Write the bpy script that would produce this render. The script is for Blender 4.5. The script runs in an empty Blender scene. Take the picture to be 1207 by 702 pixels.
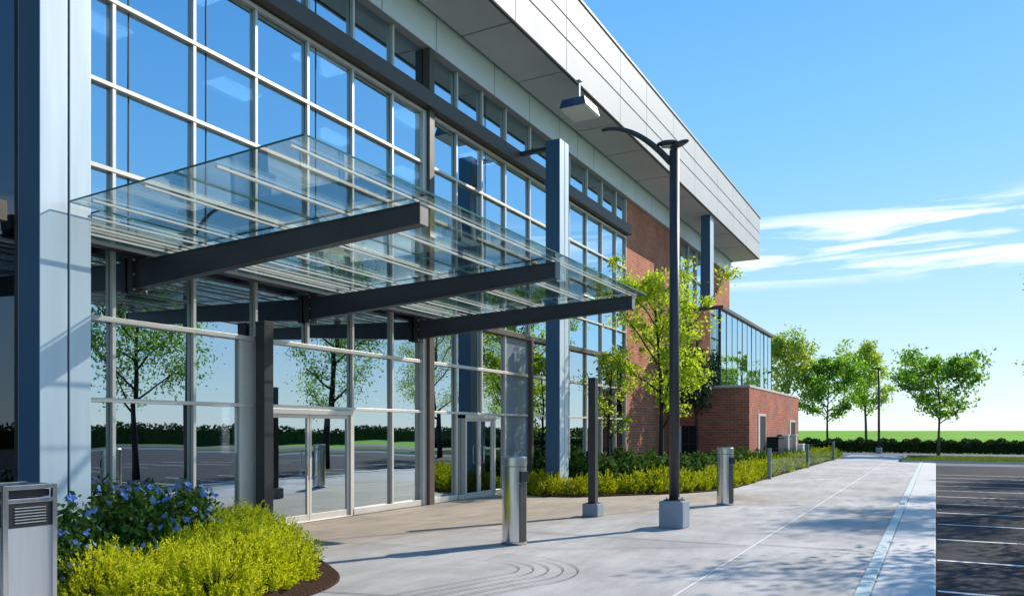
import bpy, bmesh, math, random
import numpy as np
from mathutils import Vector, Matrix
R = math.radians
random.seed(7)
scene = bpy.context.scene
COL = scene.collection

# ------------------------------------------------------------------ materials
def nmat(name):
    m = bpy.data.materials.new(name); m.use_nodes = True
    nt = m.node_tree
    for n in list(nt.nodes): nt.nodes.remove(n)
    return m, nt, nt.nodes, nt.links
def add(nodes, t, **kw):
    n = nodes.new(t)
    for k, v in kw.items():
        if k.startswith('_'): setattr(n, k[1:], v)
        else:
            n.inputs[k.replace('__', ' ')].default_value = v
    return n
def ramp(nodes, stops):
    n = nodes.new('ShaderNodeValToRGB'); e = n.color_ramp.elements
    while len(e) < len(stops): e.new(0.5)
    for i, (p, c) in enumerate(stops):
        e[i].position = p; e[i].color = (c[0], c[1], c[2], 1)
    return n
def out(nodes, links, sh):
    o = nodes.new('ShaderNodeOutputMaterial'); links.new(sh, o.inputs['Surface']); return o

def simple(name, col, rough=0.5, metal=0.0, var=0.12, scale=3.0, bump=0.0, bscale=60, spec=0.5, streak=False):
    m, nt, N, L = nmat(name)
    tc = N.new('ShaderNodeTexCoord')
    src = tc.outputs['Object']
    mp = N.new('ShaderNodeMapping')
    if streak: mp.inputs['Scale'].default_value = (6, 6, 0.35)
    L.new(src, mp.inputs['Vector'])
    nz = add(N, 'ShaderNodeTexNoise', Scale=scale, Detail=6.0, Roughness=0.6)
    L.new(mp.outputs[0], nz.inputs['Vector'])
    lo = [c * (1 - var) for c in col]; hi = [min(1, c * (1 + var)) for c in col]
    rp = ramp(N, [(0.3, lo), (0.7, hi)]); L.new(nz.outputs['Fac'], rp.inputs[0])
    b = N.new('ShaderNodeBsdfPrincipled')
    L.new(rp.outputs[0], b.inputs['Base Color'])
    b.inputs['Metallic'].default_value = metal
    b.inputs['Specular IOR Level'].default_value = spec
    rr = N.new('ShaderNodeMapRange'); rr.inputs['To Min'].default_value = max(0.02, rough - 0.08); rr.inputs['To Max'].default_value = min(1, rough + 0.08)
    L.new(nz.outputs['Fac'], rr.inputs['Value']); L.new(rr.outputs[0], b.inputs['Roughness'])
    if bump > 0:
        n2 = add(N, 'ShaderNodeTexNoise', Scale=bscale, Detail=4.0)
        L.new(tc.outputs['Object'], n2.inputs['Vector'])
        bp = add(N, 'ShaderNodeBump', Strength=bump, Distance=0.02); L.new(n2.outputs['Fac'], bp.inputs['Height'])
        L.new(bp.outputs[0], b.inputs['Normal'])
    out(N, L, b.outputs[0]); return m

def concrete(name, base, stain=0.16, fine=0.08, warm=None):
    m, nt, N, L = nmat(name)
    tc = N.new('ShaderNodeTexCoord')
    big = add(N, 'ShaderNodeTexNoise', Scale=0.35, Detail=5.0, Roughness=0.62, Distortion=0.6)
    mid = add(N, 'ShaderNodeTexNoise', Scale=2.3, Detail=8.0, Roughness=0.7)
    fin = add(N, 'ShaderNodeTexNoise', Scale=70.0, Detail=3.0, Roughness=0.6)
    mp = N.new('ShaderNodeMapping'); mp.inputs['Scale'].default_value = (1.0, 0.28, 1.0); mp.inputs['Rotation'].default_value = (0, 0, R(70))
    L.new(tc.outputs['Object'], mp.inputs[0])
    for n in (big, fin): L.new(tc.outputs['Object'], n.inputs['Vector'])
    L.new(mp.outputs[0], mid.inputs['Vector'])
    r1 = ramp(N, [(0.28, [1 - stain] * 3), (0.72, [1 + stain * .4] * 3)]); L.new(big.outputs['Fac'], r1.inputs[0])
    r2 = ramp(N, [(0.25, [1 - stain * 0.9] * 3), (0.75, [1 + stain * .5] * 3)]); L.new(mid.outputs['Fac'], r2.inputs[0])
    r3 = ramp(N, [(0.25, [1 - fine] * 3), (0.75, [1 + fine] * 3)]); L.new(fin.outputs['Fac'], r3.inputs[0])
    def mul(a, b):
        x = N.new('ShaderNodeMix'); x.data_type = 'RGBA'; x.blend_type = 'MULTIPLY'; x.inputs[0].default_value = 1
        L.new(a, x.inputs[6]); L.new(b, x.inputs[7]); return x.outputs[2]
    rgb = N.new('ShaderNodeRGB'); rgb.outputs[0].default_value = (*base, 1)
    # small dark blotches (gum, drips)
    vo = add(N, 'ShaderNodeTexVoronoi', Scale=1.7, Randomness=1.0); L.new(tc.outputs['Object'], vo.inputs['Vector'])
    r4 = ramp(N, [(0.02, [0.8] * 3), (0.05, [1] * 3)]); L.new(vo.outputs['Distance'], r4.inputs[0])
    if warm:      # warmer mix poured nearer the doors: the colour changes across a wavering line
        sp = N.new('ShaderNodeSeparateXYZ'); L.new(tc.outputs['Object'], sp.inputs[0])
        def math_(op, a, b):
            n = N.new('ShaderNodeMath'); n.operation = op
            for i, q in enumerate((a, b)):
                if isinstance(q, (int, float)): n.inputs[i].default_value = q
                else: L.new(q, n.inputs[i])
            return n.outputs[0]
        sdv = math_('ADD', math_('SUBTRACT', math_('MULTIPLY', math_('ADD', sp.outputs[0], 8.4), .93), math_('MULTIPLY', math_('SUBTRACT', sp.outputs[1], 9.0), .367)), math_('MULTIPLY', math_('SUBTRACT', big.outputs['Fac'], .5), 2.2))
        r_ = N.new('ShaderNodeMapRange'); r_.interpolation_type = 'SMOOTHSTEP'; L.new(sdv, r_.inputs['Value']); r_.inputs['From Min'].default_value = -.5; r_.inputs['From Max'].default_value = 1.3; r_.inputs['To Min'].default_value = 1; r_.inputs['To Max'].default_value = 0
        r5 = N.new('ShaderNodeMapRange'); r5.interpolation_type = 'SMOOTHSTEP'; L.new(sp.outputs[1], r5.inputs['Value']); r5.inputs['From Min'].default_value = 19.5; r5.inputs['From Max'].default_value = 22.5; r5.inputs['To Min'].default_value = 1; r5.inputs['To Max'].default_value = 0
        wm = N.new('ShaderNodeMix'); wm.data_type = 'RGBA'; L.new(math_('MULTIPLY', r_.outputs[0], r5.outputs[0]), wm.inputs[0]); L.new(rgb.outputs[0], wm.inputs[6]); wm.inputs[7].default_value = (*warm, 1)
        # every slab cured to its own tone
        cbn = N.new('ShaderNodeCombineXYZ'); L.new(math_('FLOOR', math_('DIVIDE', math_('ADD', sp.outputs[0], 2.36), 4.0), 0), cbn.inputs[0]); L.new(math_('FLOOR', math_('DIVIDE', math_('SUBTRACT', sp.outputs[1], 5.4), 6.4), 0), cbn.inputs[1])
        wn = N.new('ShaderNodeTexWhiteNoise'); L.new(cbn.outputs[0], wn.inputs['Vector'])
        r6 = ramp(N, [(0, [.93] * 3), (1, [1.03] * 3)]); L.new(wn.outputs['Value'], r6.inputs[0])
        src_ = mul(wm.outputs[2], r6.outputs[0])
    else: src_ = rgb.outputs[0]
    c = mul(mul(mul(mul(src_, r1.outputs[0]), r2.outputs[0]), r3.outputs[0]), r4.outputs[0])
    b = N.new('ShaderNodeBsdfPrincipled'); L.new(c, b.inputs['Base Color'])
    b.inputs['Roughness'].default_value = 0.75; b.inputs['Specular IOR Level'].default_value = 0.35
    bp = add(N, 'ShaderNodeBump', Strength=0.25, Distance=0.006); L.new(fin.outputs['Fac'], bp.inputs['Height']); L.new(bp.outputs[0], b.inputs['Normal'])
    out(N, L, b.outputs[0]); return m

def brick(name, c1, c2, mortar):
    m, nt, N, L = nmat(name)
    tc = N.new('ShaderNodeTexCoord'); sp = N.new('ShaderNodeSeparateXYZ'); L.new(tc.outputs['Object'], sp.inputs[0])
    ad = add(N, 'ShaderNodeMath', _operation='ADD'); L.new(sp.outputs[0], ad.inputs[0]); L.new(sp.outputs[1], ad.inputs[1])
    cb = N.new('ShaderNodeCombineXYZ'); L.new(ad.outputs[0], cb.inputs[0]); L.new(sp.outputs[2], cb.inputs[1])
    br = N.new('ShaderNodeTexBrick'); L.new(cb.outputs[0], br.inputs['Vector'])
    br.inputs['Color1'].default_value = (*c1, 1); br.inputs['Color2'].default_value = (*c2, 1); br.inputs['Mortar'].default_value = (*mortar, 1)
    br.inputs['Scale'].default_value = 1.0; br.inputs['Brick Width'].default_value = 0.30; br.inputs['Row Height'].default_value = 0.105
    br.inputs['Mortar Size'].default_value = 0.012; br.inputs['Mortar Smooth'].default_value = 0.2; br.inputs['Bias'].default_value = -0.1
    nz = add(N, 'ShaderNodeTexNoise', Scale=0.8, Detail=8.0, Roughness=0.7); L.new(tc.outputs['Object'], nz.inputs['Vector'])
    r = ramp(N, [(0.3, [0.66] * 3), (0.7, [1.16] * 3)]); L.new(nz.outputs['Fac'], r.inputs[0])
    x = N.new('ShaderNodeMix'); x.data_type = 'RGBA'; x.blend_type = 'MULTIPLY'; x.inputs[0].default_value = 1
    L.new(br.outputs['Color'], x.inputs[6]); L.new(r.outputs[0], x.inputs[7])
    b = N.new('ShaderNodeBsdfPrincipled'); L.new(x.outputs[2], b.inputs['Base Color']); b.inputs['Roughness'].default_value = 0.85
    b.inputs['Specular IOR Level'].default_value = 0.2
    iv = add(N, 'ShaderNodeMath', _operation='SUBTRACT'); iv.inputs[0].default_value = 1; L.new(br.outputs['Fac'], iv.inputs[1])
    bp = add(N, 'ShaderNodeBump', Strength=0.6, Distance=0.01); L.new(iv.outputs[0], bp.inputs['Height']); L.new(bp.outputs[0], b.inputs['Normal'])
    out(N, L, b.outputs[0]); return m

def glass(name, refl, trans, fac, wav=0.0, grazing=0.35):
    """coated architectural glass: a mirror coat over a see-through tinted pane"""
    m, nt, N, L = nmat(name)
    t = N.new('ShaderNodeBsdfTransparent'); t.inputs[0].default_value = (*trans, 1)
    g = N.new('ShaderNodeBsdfGlossy'); g.inputs['Color'].default_value = (*refl, 1); g.inputs['Roughness'].default_value = 0.0
    lw = add(N, 'ShaderNodeLayerWeight', Blend=0.5)
    p = add(N, 'ShaderNodeMath', _operation='POWER'); L.new(lw.outputs['Facing'], p.inputs[0]); p.inputs[1].default_value = 3
    ma = add(N, 'ShaderNodeMath', _operation='MULTIPLY_ADD', _use_clamp=True); L.new(p.outputs[0], ma.inputs[0]); ma.inputs[1].default_value = grazing; ma.inputs[2].default_value = fac
    if wav > 0:
        tc = N.new('ShaderNodeTexCoord')
        nz = add(N, 'ShaderNodeTexNoise', Scale=0.9, Detail=1.0); L.new(tc.outputs['Object'], nz.inputs['Vector'])
        bp = add(N, 'ShaderNodeBump', Strength=wav, Distance=0.05); L.new(nz.outputs['Fac'], bp.inputs['Height']); L.new(bp.outputs[0], g.inputs['Normal'])
    mx = N.new('ShaderNodeMixShader'); L.new(ma.outputs[0], mx.inputs[0]); L.new(t.outputs[0], mx.inputs[1]); L.new(g.outputs[0], mx.inputs[2])
    out(N, L, mx.outputs[0]); return m

def leafmat(name, stops, trans=0.4, rough=0.5, tboost=1.3, spec=0.35):
    m, nt, N, L = nmat(name)
    ge = N.new('ShaderNodeNewGeometry')
    rp = ramp(N, stops); L.new(ge.outputs['Random Per Island'], rp.inputs[0])
    b = N.new('ShaderNodeBsdfPrincipled'); L.new(rp.outputs[0], b.inputs['Base Color']); b.inputs['Roughness'].default_value = rough
    b.inputs['Specular IOR Level'].default_value = spec
    t = N.new('ShaderNodeBsdfTranslucent')
    x = N.new('ShaderNodeMix'); x.data_type = 'RGBA'; x.blend_type = 'MULTIPLY'; x.inputs[0].default_value = 1
    L.new(rp.outputs[0], x.inputs[6]); x.inputs[7].default_value = (tboost, tboost, tboost * .6, 1)
    L.new(x.outputs[2], t.inputs[0])
    mx = N.new('ShaderNodeMixShader'); mx.inputs[0].default_value = trans
    L.new(b.outputs[0], mx.inputs[1]); L.new(t.outputs[0], mx.inputs[2])
    out(N, L, mx.outputs[0]); return m

M = {}
M['walk'] = concrete('walk_concrete', (0.52, 0.50, 0.475), stain=.36, fine=.16, warm=(.47, .395, .31))
M['kerb'] = concrete('kerb_concrete', (0.60, 0.58, 0.56), stain=.1)
M['joint'] = simple('joint', (0.12, 0.11, 0.105), .9)
M['joint_light'] = simple('joint_sealant', (0.72, 0.71, 0.68), .7)
M['drain'] = simple('drain_strip', (0.58, 0.66, 0.63), .85, var=.14, scale=8, spec=.15)
M['asphalt'] = simple('asphalt', (0.026, 0.029, 0.038), .85, var=.45, scale=1.2, bump=.5, bscale=90, spec=.12)
M['drive'] = simple('drive_asphalt', (0.10, 0.115, 0.15), .85, var=.2, scale=1.0, bump=.3, bscale=80, spec=.3)
M['line'] = simple('road_paint', (0.72, 0.72, 0.70), .7, var=.15, scale=6)
M['field'] = simple('field_grass', (0.15, 0.34, 0.012), .9, var=.3, scale=0.03, spec=.1)
M['turf'] = simple('turf_soil', (0.11, 0.14, 0.03), .95, var=.4, scale=2.0, spec=.1)
M['mulch'] = simple('bark_mulch', (0.055, 0.028, 0.018), .95, var=.6, scale=30, bump=1.0, bscale=40, spec=.1)
M['steel_dark'] = simple('dark_bronze_steel', (0.035, 0.034, 0.036), .42, var=.2, scale=4, spec=.5)
M['beam'] = simple('charcoal_beam_paint', (0.040, 0.047, 0.058), .42, var=.15, scale=3)
M['beam_cap'] = simple('beam_end_plate', (0.22, 0.21, 0.20), .5)
M['mull'] = simple('silver_mullion', (0.70, 0.65, 0.58), .40, metal=.35, var=.05, scale=2)
M['brown_post'] = simple('bronze_brown_post', (0.10, 0.075, 0.058), .45, var=.2)
M['band'] = simple('brown_band', (0.085, 0.068, 0.052), .5, var=.15)
M['ledger'] = simple('taupe_ledger', (0.27, 0.25, 0.22), .5, var=.1)
M['colmetal'] = simple('column_cladding', (0.60, 0.68, 0.73), .38, metal=.2, var=.06, scale=1.2, streak=True)
M['colshade'] = simple('column_side_shade', (0.045, 0.12, 0.21), .4, metal=.1, var=.06, scale=1.2, streak=True)  # darker navy for column side faces: their shade is put into the colour
M['seam'] = simple('seam_shadow_gap', (0.03, 0.035, 0.045), .7)
M['fascia'] = simple('fascia_panel', (0.53, 0.535, 0.545), .6, metal=0, var=.05, scale=.8, spec=.25)
M['soffit'] = simple('soffit_panel', (0.56, 0.57, 0.60), .55, var=.06, scale=.8)
M['infascia'] = simple('inner_fascia_panel', (0.80, 0.86, 0.93), .45, var=.04, scale=.8)
M['coping'] = simple('roof_coping', (0.36, 0.33, 0.31), .5)
M['brick'] = brick('red_brick', (0.64, 0.19, 0.08), (0.48, 0.13, 0.06), (0.46, 0.36, 0.30))
M['brick2'] = brick('annex_brick', (0.54, 0.155, 0.08), (0.38, 0.10, 0.058), (0.40, 0.29, 0.24))
M['stone'] = simple('limestone_trim', (0.58, 0.55, 0.50), .7, var=.08)
M['darkpanel'] = simple('dark_panel', (0.02, 0.021, 0.026), .7, spec=.2)
M['greypanel'] = simple('grey_blue_panel', (0.24, 0.29, 0.35), .35, metal=.3)
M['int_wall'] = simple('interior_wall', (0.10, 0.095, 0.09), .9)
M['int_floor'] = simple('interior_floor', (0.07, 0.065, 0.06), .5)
M['int_ceil'] = simple('interior_ceiling', (0.30, 0.30, 0.30), .9)
M['glass_up'] = glass('blue_coated_glass', (0.62, 0.86, 1.0), (0.30, 0.40, 0.50), 0.66)
M['glass_lo'] = glass('clear_coated_glass', (0.72, 0.86, 0.96), (0.26, 0.28, 0.30), 0.58, wav=.035)
M['glass_dark'] = glass('smoked_glass', (0.7, 0.85, 1.0), (0.12, 0.14, 0.17), 0.10, grazing=.5)
M['glass_pav'] = glass('pavilion_glass', (0.80, 0.95, 1.0), (0.35, 0.45, 0.45), 0.55)
M['glass_can'] = glass('canopy_glass', (0.9, 1.0, 0.98), (0.89, 0.935, 0.93), 0.10, grazing=.8)
M['glass_edge'] = simple('glass_edge_green', (0.05, 0.14, 0.13), .15)
M['glass_rail'] = glass('railing_glass', (0.9, 0.95, 1.0), (0.86, 0.92, 0.93), 0.02, grazing=.06)
m_, nt_, N_, L_ = nmat('ceiling_light_panel'); e_ = N_.new('ShaderNodeEmission'); e_.inputs[0].default_value = (1, .97, .92, 1); e_.inputs[1].default_value = 4.0; out(N_, L_, e_.outputs[0]); M['lamp_panel'] = m_
M['purlin'] = simple('cream_purlin', (0.82, 0.79, 0.71), .5, var=.05)
M['chrome'] = simple('brushed_steel', (0.60, 0.61, 0.62), .2, metal=1.0, var=.08, scale=2, streak=True)
M['chrome2'] = simple('satin_steel', (0.55, 0.57, 0.60), .38, metal=.9, var=.08, scale=2, streak=True)
M['rail_post'] = simple('rail_post_steel', (0.22, 0.27, 0.33), .35, metal=.5)
M['black'] = simple('black_plastic', (0.012, 0.013, 0.015), .4)
M['base_conc'] = concrete('footing_concrete', (0.27, 0.32, 0.37), stain=.14)
M['white'] = simple('white_enamel', (0.78, 0.78, 0.76), .5, var=.05)
M['lampblue'] = simple('navy_housing', (0.03, 0.07, 0.15), .4)
M['lens'] = simple('prismatic_lens', (0.66, 0.66, 0.60), .35, var=.15, scale=25)
M['bark'] = simple('tree_bark', (0.09, 0.07, 0.055), .9, var=.35, scale=14, bump=.6, bscale=30, spec=.2)
M['bark_dark'] = simple('dark_bark', (0.045, 0.038, 0.032), .9, var=.35, scale=14, bump=.6, bscale=30, spec=.2)
M['leaf_bright'] = leafmat('leaf_spring', [(0, (0.22, 0.36, 0.02)), (.5, (0.42, 0.54, 0.035)), (1, (0.58, 0.62, 0.08))], .55, tboost=1.4)
M['leaf_green'] = leafmat('leaf_green', [(0, (0.05, 0.15, 0.02)), (.5, (0.18, 0.37, 0.04)), (1, (0.38, 0.55, 0.07))], .55)
M['leaf_light'] = leafmat('leaf_light', [(0, (0.22, 0.33, 0.04)), (.5, (0.36, 0.47, 0.07)), (1, (0.50, 0.56, 0.13))], .55)
M['leaf_dark'] = leafmat('leaf_dark', [(0, (0.012, 0.035, 0.022)), (1, (0.05, 0.10, 0.07))], .2, rough=.6, spec=.15)
M['leaf_shrub'] = leafmat('leaf_shrub', [(0, (0.025, 0.065, 0.014)), (.7, (0.075, 0.15, 0.025)), (1, (0.12, 0.20, 0.035))], .3, rough=.65, spec=.12)
M['leaf_hedge'] = leafmat('leaf_hedge', [(0, (0.015, 0.035, 0.01)), (1, (0.05, 0.09, 0.02))], .2, rough=.7, spec=.1)
M['leaf_gold'] = leafmat('leaf_gold', [(0, (0.10, 0.16, 0.012)), (.2, (0.34, 0.40, 0.012)), (.5, (0.60, 0.63, 0.015)), (1, (0.82, 0.79, 0.04))], .42, tboost=1.2, spec=.2)
M['leaf_gold_deep'] = leafmat('leaf_gold_deep', [(0, (0.14, 0.20, 0.008)), (.5, (0.38, 0.43, 0.012)), (1, (0.64, 0.62, 0.02))], .4, tboost=1.2, spec=.2)
M['petal'] = leafmat('blue_petal', [(0, (0.10, 0.20, 0.70)), (.6, (0.20, 0.34, 0.85)), (1, (0.42, 0.55, 0.92))], .3, tboost=1.0)
M['grass'] = leafmat('grass_blade', [(0, (0.07, 0.12, 0.015)), (1, (0.22, 0.26, 0.05))], .35)

# ------------------------------------------------------------------ mesh builder
class MB:
    def __init__(s): s.v = []; s.f = []; s.mi = []; s.mats = []; s.smooth = []
    def _m(s, m):
        if m not in s.mats: s.mats.append(m)
        return s.mats.index(m)
    def poly(s, pts, m, smooth=False):
        b = len(s.v); s.v += [tuple(p) for p in pts]; s.f.append(tuple(range(b, b + len(pts)))); s.mi.append(s._m(m)); s.smooth.append(smooth); return s
    def box(s, x0, x1, y0, y1, z0, z1, m, faces=None):
        b = len(s.v)
        s.v += [(x0, y0, z0), (x1, y0, z0), (x1, y1, z0), (x0, y1, z0), (x0, y0, z1), (x1, y0, z1), (x1, y1, z1), (x0, y1, z1)]
        fs = [(0, 3, 2, 1), (4, 5, 6, 7), (0, 1, 5, 4), (1, 2, 6, 5), (2, 3, 7, 6), (3, 0, 4, 7)]
        for i, q in enumerate(fs):
            mm = m
            if faces and i in faces: mm = faces[i]
            s.f.append(tuple(b + k for k in q)); s.mi.append(s._m(mm)); s.smooth.append(False)
        return s
    def hexa(s, p, m):   # 8 points, same order as box
        b = len(s.v); s.v += [tuple(q) for q in p]
        for q in [(0, 3, 2, 1), (4, 5, 6, 7), (0, 1, 5, 4), (1, 2, 6, 5), (2, 3, 7, 6), (3, 0, 4, 7)]:
            s.f.append(tuple(b + k for k in q)); s.mi.append(s._m(m)); s.smooth.append(False)
        return s
    def prism(s, pts, z0, z1, m, mtop=None):
        n = len(pts); b = len(s.v)
        s.v += [(x, y, z0) for x, y in pts] + [(x, y, z1) for x, y in pts]
        s.f.append(tuple(b + n + i for i in range(n))); s.mi.append(s._m(mtop or m)); s.smooth.append(False)
        s.f.append(tuple(b + i for i in reversed(range(n)))); s.mi.append(s._m(m)); s.smooth.append(False)
        for i in range(n):
            j = (i + 1) % n
            s.f.append((b + i, b + j, b + n + j, b + n + i)); s.mi.append(s._m(m)); s.smooth.append(False)
        return s
    def tube(s, path, rad, m, n=10, cap=True):
        path = [Vector(p) for p in path]
        if not hasattr(rad, '__len__'): rad = [rad] * len(path)
        rings = []; prev = None
        for i, p in enumerate(path):
            d = (path[min(i + 1, len(path) - 1)] - path[max(i - 1, 0)]).normalized()
            if prev is None:
                a = Vector((1, 0, 0)) if abs(d.x) < .9 else Vector((0, 1, 0))
                u = d.cross(a).normalized()
            else:
                u = (prev - d * prev.dot(d)).normalized()
            prev = u; w = d.cross(u)
            b = len(s.v)
            for k in range(n):
                t = 2 * math.pi * k / n
                s.v.append(tuple(p + (u * math.cos(t) + w * math.sin(t)) * rad[i]))
            rings.append(b)
        mi = s._m(m)
        for a, b in zip(rings, rings[1:]):
            for k in range(n):
                s.f.append((a + k, a + (k + 1) % n, b + (k + 1) % n, b + k)); s.mi.append(mi); s.smooth.append(True)
        if cap:
            s.f.append(tuple(reversed(range(rings[0], rings[0] + n)))); s.mi.append(mi); s.smooth.append(False)
            s.f.append(tuple(range(rings[-1], rings[-1] + n))); s.mi.append(mi); s.smooth.append(False)
        return s
    def lathe(s, prof, m, n=32, c=(0, 0), sx=1, sy=1):
        rings = []; mi = s._m(m)
        def ring(r, z):
            b = len(s.v)
            for k in range(n):
                t = 2 * math.pi * k / n
                s.v.append((c[0] + r * sx * math.cos(t), c[1] + r * sy * math.sin(t), z))
            rings.append(b); return b
        for p, q in zip(prof, prof[1:]):     # every band keeps its own rings, so its rims stay crisp
            a = ring(*p); b = ring(*q)
            for k in range(n):
                s.f.append((a + k, a + (k + 1) % n, b + (k + 1) % n, b + k)); s.mi.append(mi); s.smooth.append(True)
        s.f.append(tuple(reversed(range(rings[0], rings[0] + n)))); s.mi.append(mi); s.smooth.append(False)
        s.f.append(tuple(range(rings[-1], rings[-1] + n))); s.mi.append(mi); s.smooth.append(False)
        return s
    def xform(s, mat, start=0):
        for i in range(start, len(s.v)): s.v[i] = tuple(mat @ Vector(s.v[i]))
        return s
    def build(s, name, parent=None, bevel=0, loc=None):
        me = bpy.data.meshes.new(name); me.from_pydata(s.v, [], s.f)
        for m in s.mats: me.materials.append(M[m])
        me.polygons.foreach_set('material_index', s.mi); me.polygons.foreach_set('use_smooth', s.smooth); me.update()
        o = bpy.data.objects.new(name, me); COL.objects.link(o)
        if parent: o.parent = parent
        if loc: o.location = loc
        if bevel:
            b = o.modifiers.new('edge', 'BEVEL'); b.width = bevel; b.segments = 2; b.limit_method = 'ANGLE'; b.angle_limit = R(50)
        return o
def tag(o, label=None, cat=None, group=None, kind=None):
    if label: o['label'] = label
    if cat: o['category'] = cat
    if group: o['group'] = group
    if kind: o['kind'] = kind
    return o
def thing(name, label, cat, loc=(0, 0, 0), group=None):
    o = bpy.data.objects.new(name, None); COL.objects.link(o); o.location = loc; o.empty_display_size = .2
    return tag(o, label, cat, group)
def copy_thing(root, loc, rz=0, sc=1.0, label=None, group=None):
    r = root.copy(); COL.objects.link(r); r.location = loc; r.rotation_euler = (0, 0, rz); r.scale = (sc, sc, sc)
    if label: r['label'] = label
    if group: r['group'] = group
    for ch in list(root.children):
        c = ch.copy(); COL.objects.link(c); c.parent = r
        for g in ch.children:
            d = g.copy(); COL.objects.link(d); d.parent = c
    return r
def S(o): return tag(o, kind='structure')
def np_mesh(name, verts, faces_per, nv, mat, smooth=False):
    """verts (n*nv,3) laid out one polygon per nv verts"""
    n = len(verts) // nv
    me = bpy.data.meshes.new(name)
    me.vertices.add(len(verts)); me.vertices.foreach_set('co', verts.astype(np.float32).ravel())
    me.loops.add(len(verts)); me.loops.foreach_set('vertex_index', np.arange(len(verts), dtype=np.int32))
    me.polygons.add(n); me.polygons.foreach_set('loop_start', np.arange(0, len(verts), nv, dtype=np.int32))
    me.update(calc_edges=True); me.validate()
    me.materials.append(M[mat])
    return me
def link_mesh(name, me, parent=None, loc=None):
    o = bpy.data.objects.new(name, me); COL.objects.link(o)
    if parent: o.parent = parent
    if loc: o.location = loc
    return o

# ------------------------------------------------------------------ camera, light, sky
SUN_EL, SUN_AZ = R(34), R(26)          # azimuth measured from +Y towards +X
cam = bpy.data.cameras.new('camera'); co = bpy.data.objects.new('camera', cam); COL.objects.link(co)
co.location = (0, 0, 1.7); co.rotation_euler = (R(90), 0, math.atan2(.4796, .8775))
cam.sensor_width = 36; cam.lens = 914 / 1207 * 36; cam.shift_y = 156 / 1207; cam.clip_end = 20000; cam.clip_start = .05
scene.camera = co
sl = bpy.data.lights.new('sun', 'SUN'); so = bpy.data.objects.new('sun', sl); COL.objects.link(so)
sd = Vector((math.cos(SUN_EL) * math.sin(SUN_AZ), math.cos(SUN_EL) * math.cos(SUN_AZ), math.sin(SUN_EL)))
so.rotation_euler = sd.to_track_quat('Z', 'Y').to_euler(); so.location = sd * 50
sl.energy = 4.2; sl.angle = R(.5); sl.color = (1.0, .91, .78)
w = bpy.data.worlds.new('World'); scene.world = w; w.use_nodes = True
N = w.node_tree.nodes; L = w.node_tree.links
for n in list(N): N.remove(n)
sky = N.new('ShaderNodeTexSky'); sky.sky_type = 'NISHITA'; sky.sun_disc = False
sky.sun_elevation = SUN_EL; sky.sun_rotation = SUN_AZ; sky.altitude = 200; sky.air_density = 1.0; sky.dust_density = 0.15; sky.ozone_density = 2.5
hs = N.new('ShaderNodeHueSaturation'); hs.inputs['Saturation'].default_value = 1.1; hs.inputs['Value'].default_value = 1.0
L.new(sky.outputs[0], hs.inputs['Color'])
tc = N.new('ShaderNodeTexCoord'); sp = N.new('ShaderNodeSeparateXYZ'); L.new(tc.outputs['Generated'], sp.inputs[0])
az = add(N, 'ShaderNodeMath', _operation='ARCTAN2'); L.new(sp.outputs[0], az.inputs[0]); L.new(sp.outputs[1], az.inputs[1])
cb = N.new('ShaderNodeCombineXYZ')
tilt = add(N, 'ShaderNodeMath', _operation='MULTIPLY_ADD'); L.new(az.outputs[0], tilt.inputs[0]); tilt.inputs[1].default_value = 0.0; L.new(sp.outputs[2], tilt.inputs[2])
L.new(az.outputs[0], cb.inputs[0]); L.new(tilt.outputs[0], cb.inputs[1])
mp = N.new('ShaderNodeMapping'); mp.inputs['Scale'].default_value = (4.2, 46, 1); mp.inputs['Location'].default_value = (1.3, 0.4, 0); L.new(cb.outputs[0], mp.inputs[0])
cn = add(N, 'ShaderNodeTexNoise', Scale=1.0, Detail=7.0, Roughness=0.58, Distortion=0.5); L.new(mp.outputs[0], cn.inputs['Vector'])
cr = ramp(N, [(0.46, (0, 0, 0)), (0.60, (1, 1, 1))]); L.new(cn.outputs['Fac'], cr.inputs[0])
def smooth(node_out, a, b, c, d):
    r1 = N.new('ShaderNodeMapRange'); r1.interpolation_type = 'SMOOTHSTEP'; L.new(node_out, r1.inputs['Value'])
    r1.inputs['From Min'].default_value = a; r1.inputs['From Max'].default_value = b
    r2 = N.new('ShaderNodeMapRange'); r2.interpolation_type = 'SMOOTHSTEP'; L.new(node_out, r2.inputs['Value'])
    r2.inputs['From Min'].default_value = c; r2.inputs['From Max'].default_value = d; r2.inputs['To Min'].default_value = 1; r2.inputs['To Max'].default_value = 0
    mm = add(N, 'ShaderNodeMath', _operation='MULTIPLY'); L.new(r1.outputs[0], mm.inputs[0]); L.new(r2.outputs[0], mm.inputs[1]); return mm.outputs[0]
band = smooth(sp.outputs[2], .165, .195, .225, .265)
cm = add(N, 'ShaderNodeMath', _operation='MULTIPLY'); L.new(cr.outputs[0], cm.inputs[0]); L.new(band, cm.inputs[1])
gr_ = ramp(N, [(0.0, (.58, .71, .80)), (0.06, (.51, .69, .83)), (0.16, (.38, .63, .88)), (0.32, (.20, .53, .92)), (0.55, (.085, .36, .82)), (1.0, (.05, .24, .66))]); L.new(sp.outputs[2], gr_.inputs[0])
gsc = N.new('ShaderNodeMix'); gsc.data_type = 'RGBA'; gsc.blend_type = 'MULTIPLY'; gsc.inputs[0].default_value = 1; L.new(gr_.outputs[0], gsc.inputs[6]); gsc.inputs[7].default_value = (6.4, 6.4, 6.4, 1)
gmx = N.new('ShaderNodeMix'); gmx.data_type = 'RGBA'; gmx.inputs[0].default_value = .8; L.new(hs.outputs[0], gmx.inputs[6]); L.new(gsc.outputs[2], gmx.inputs[7])
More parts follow.
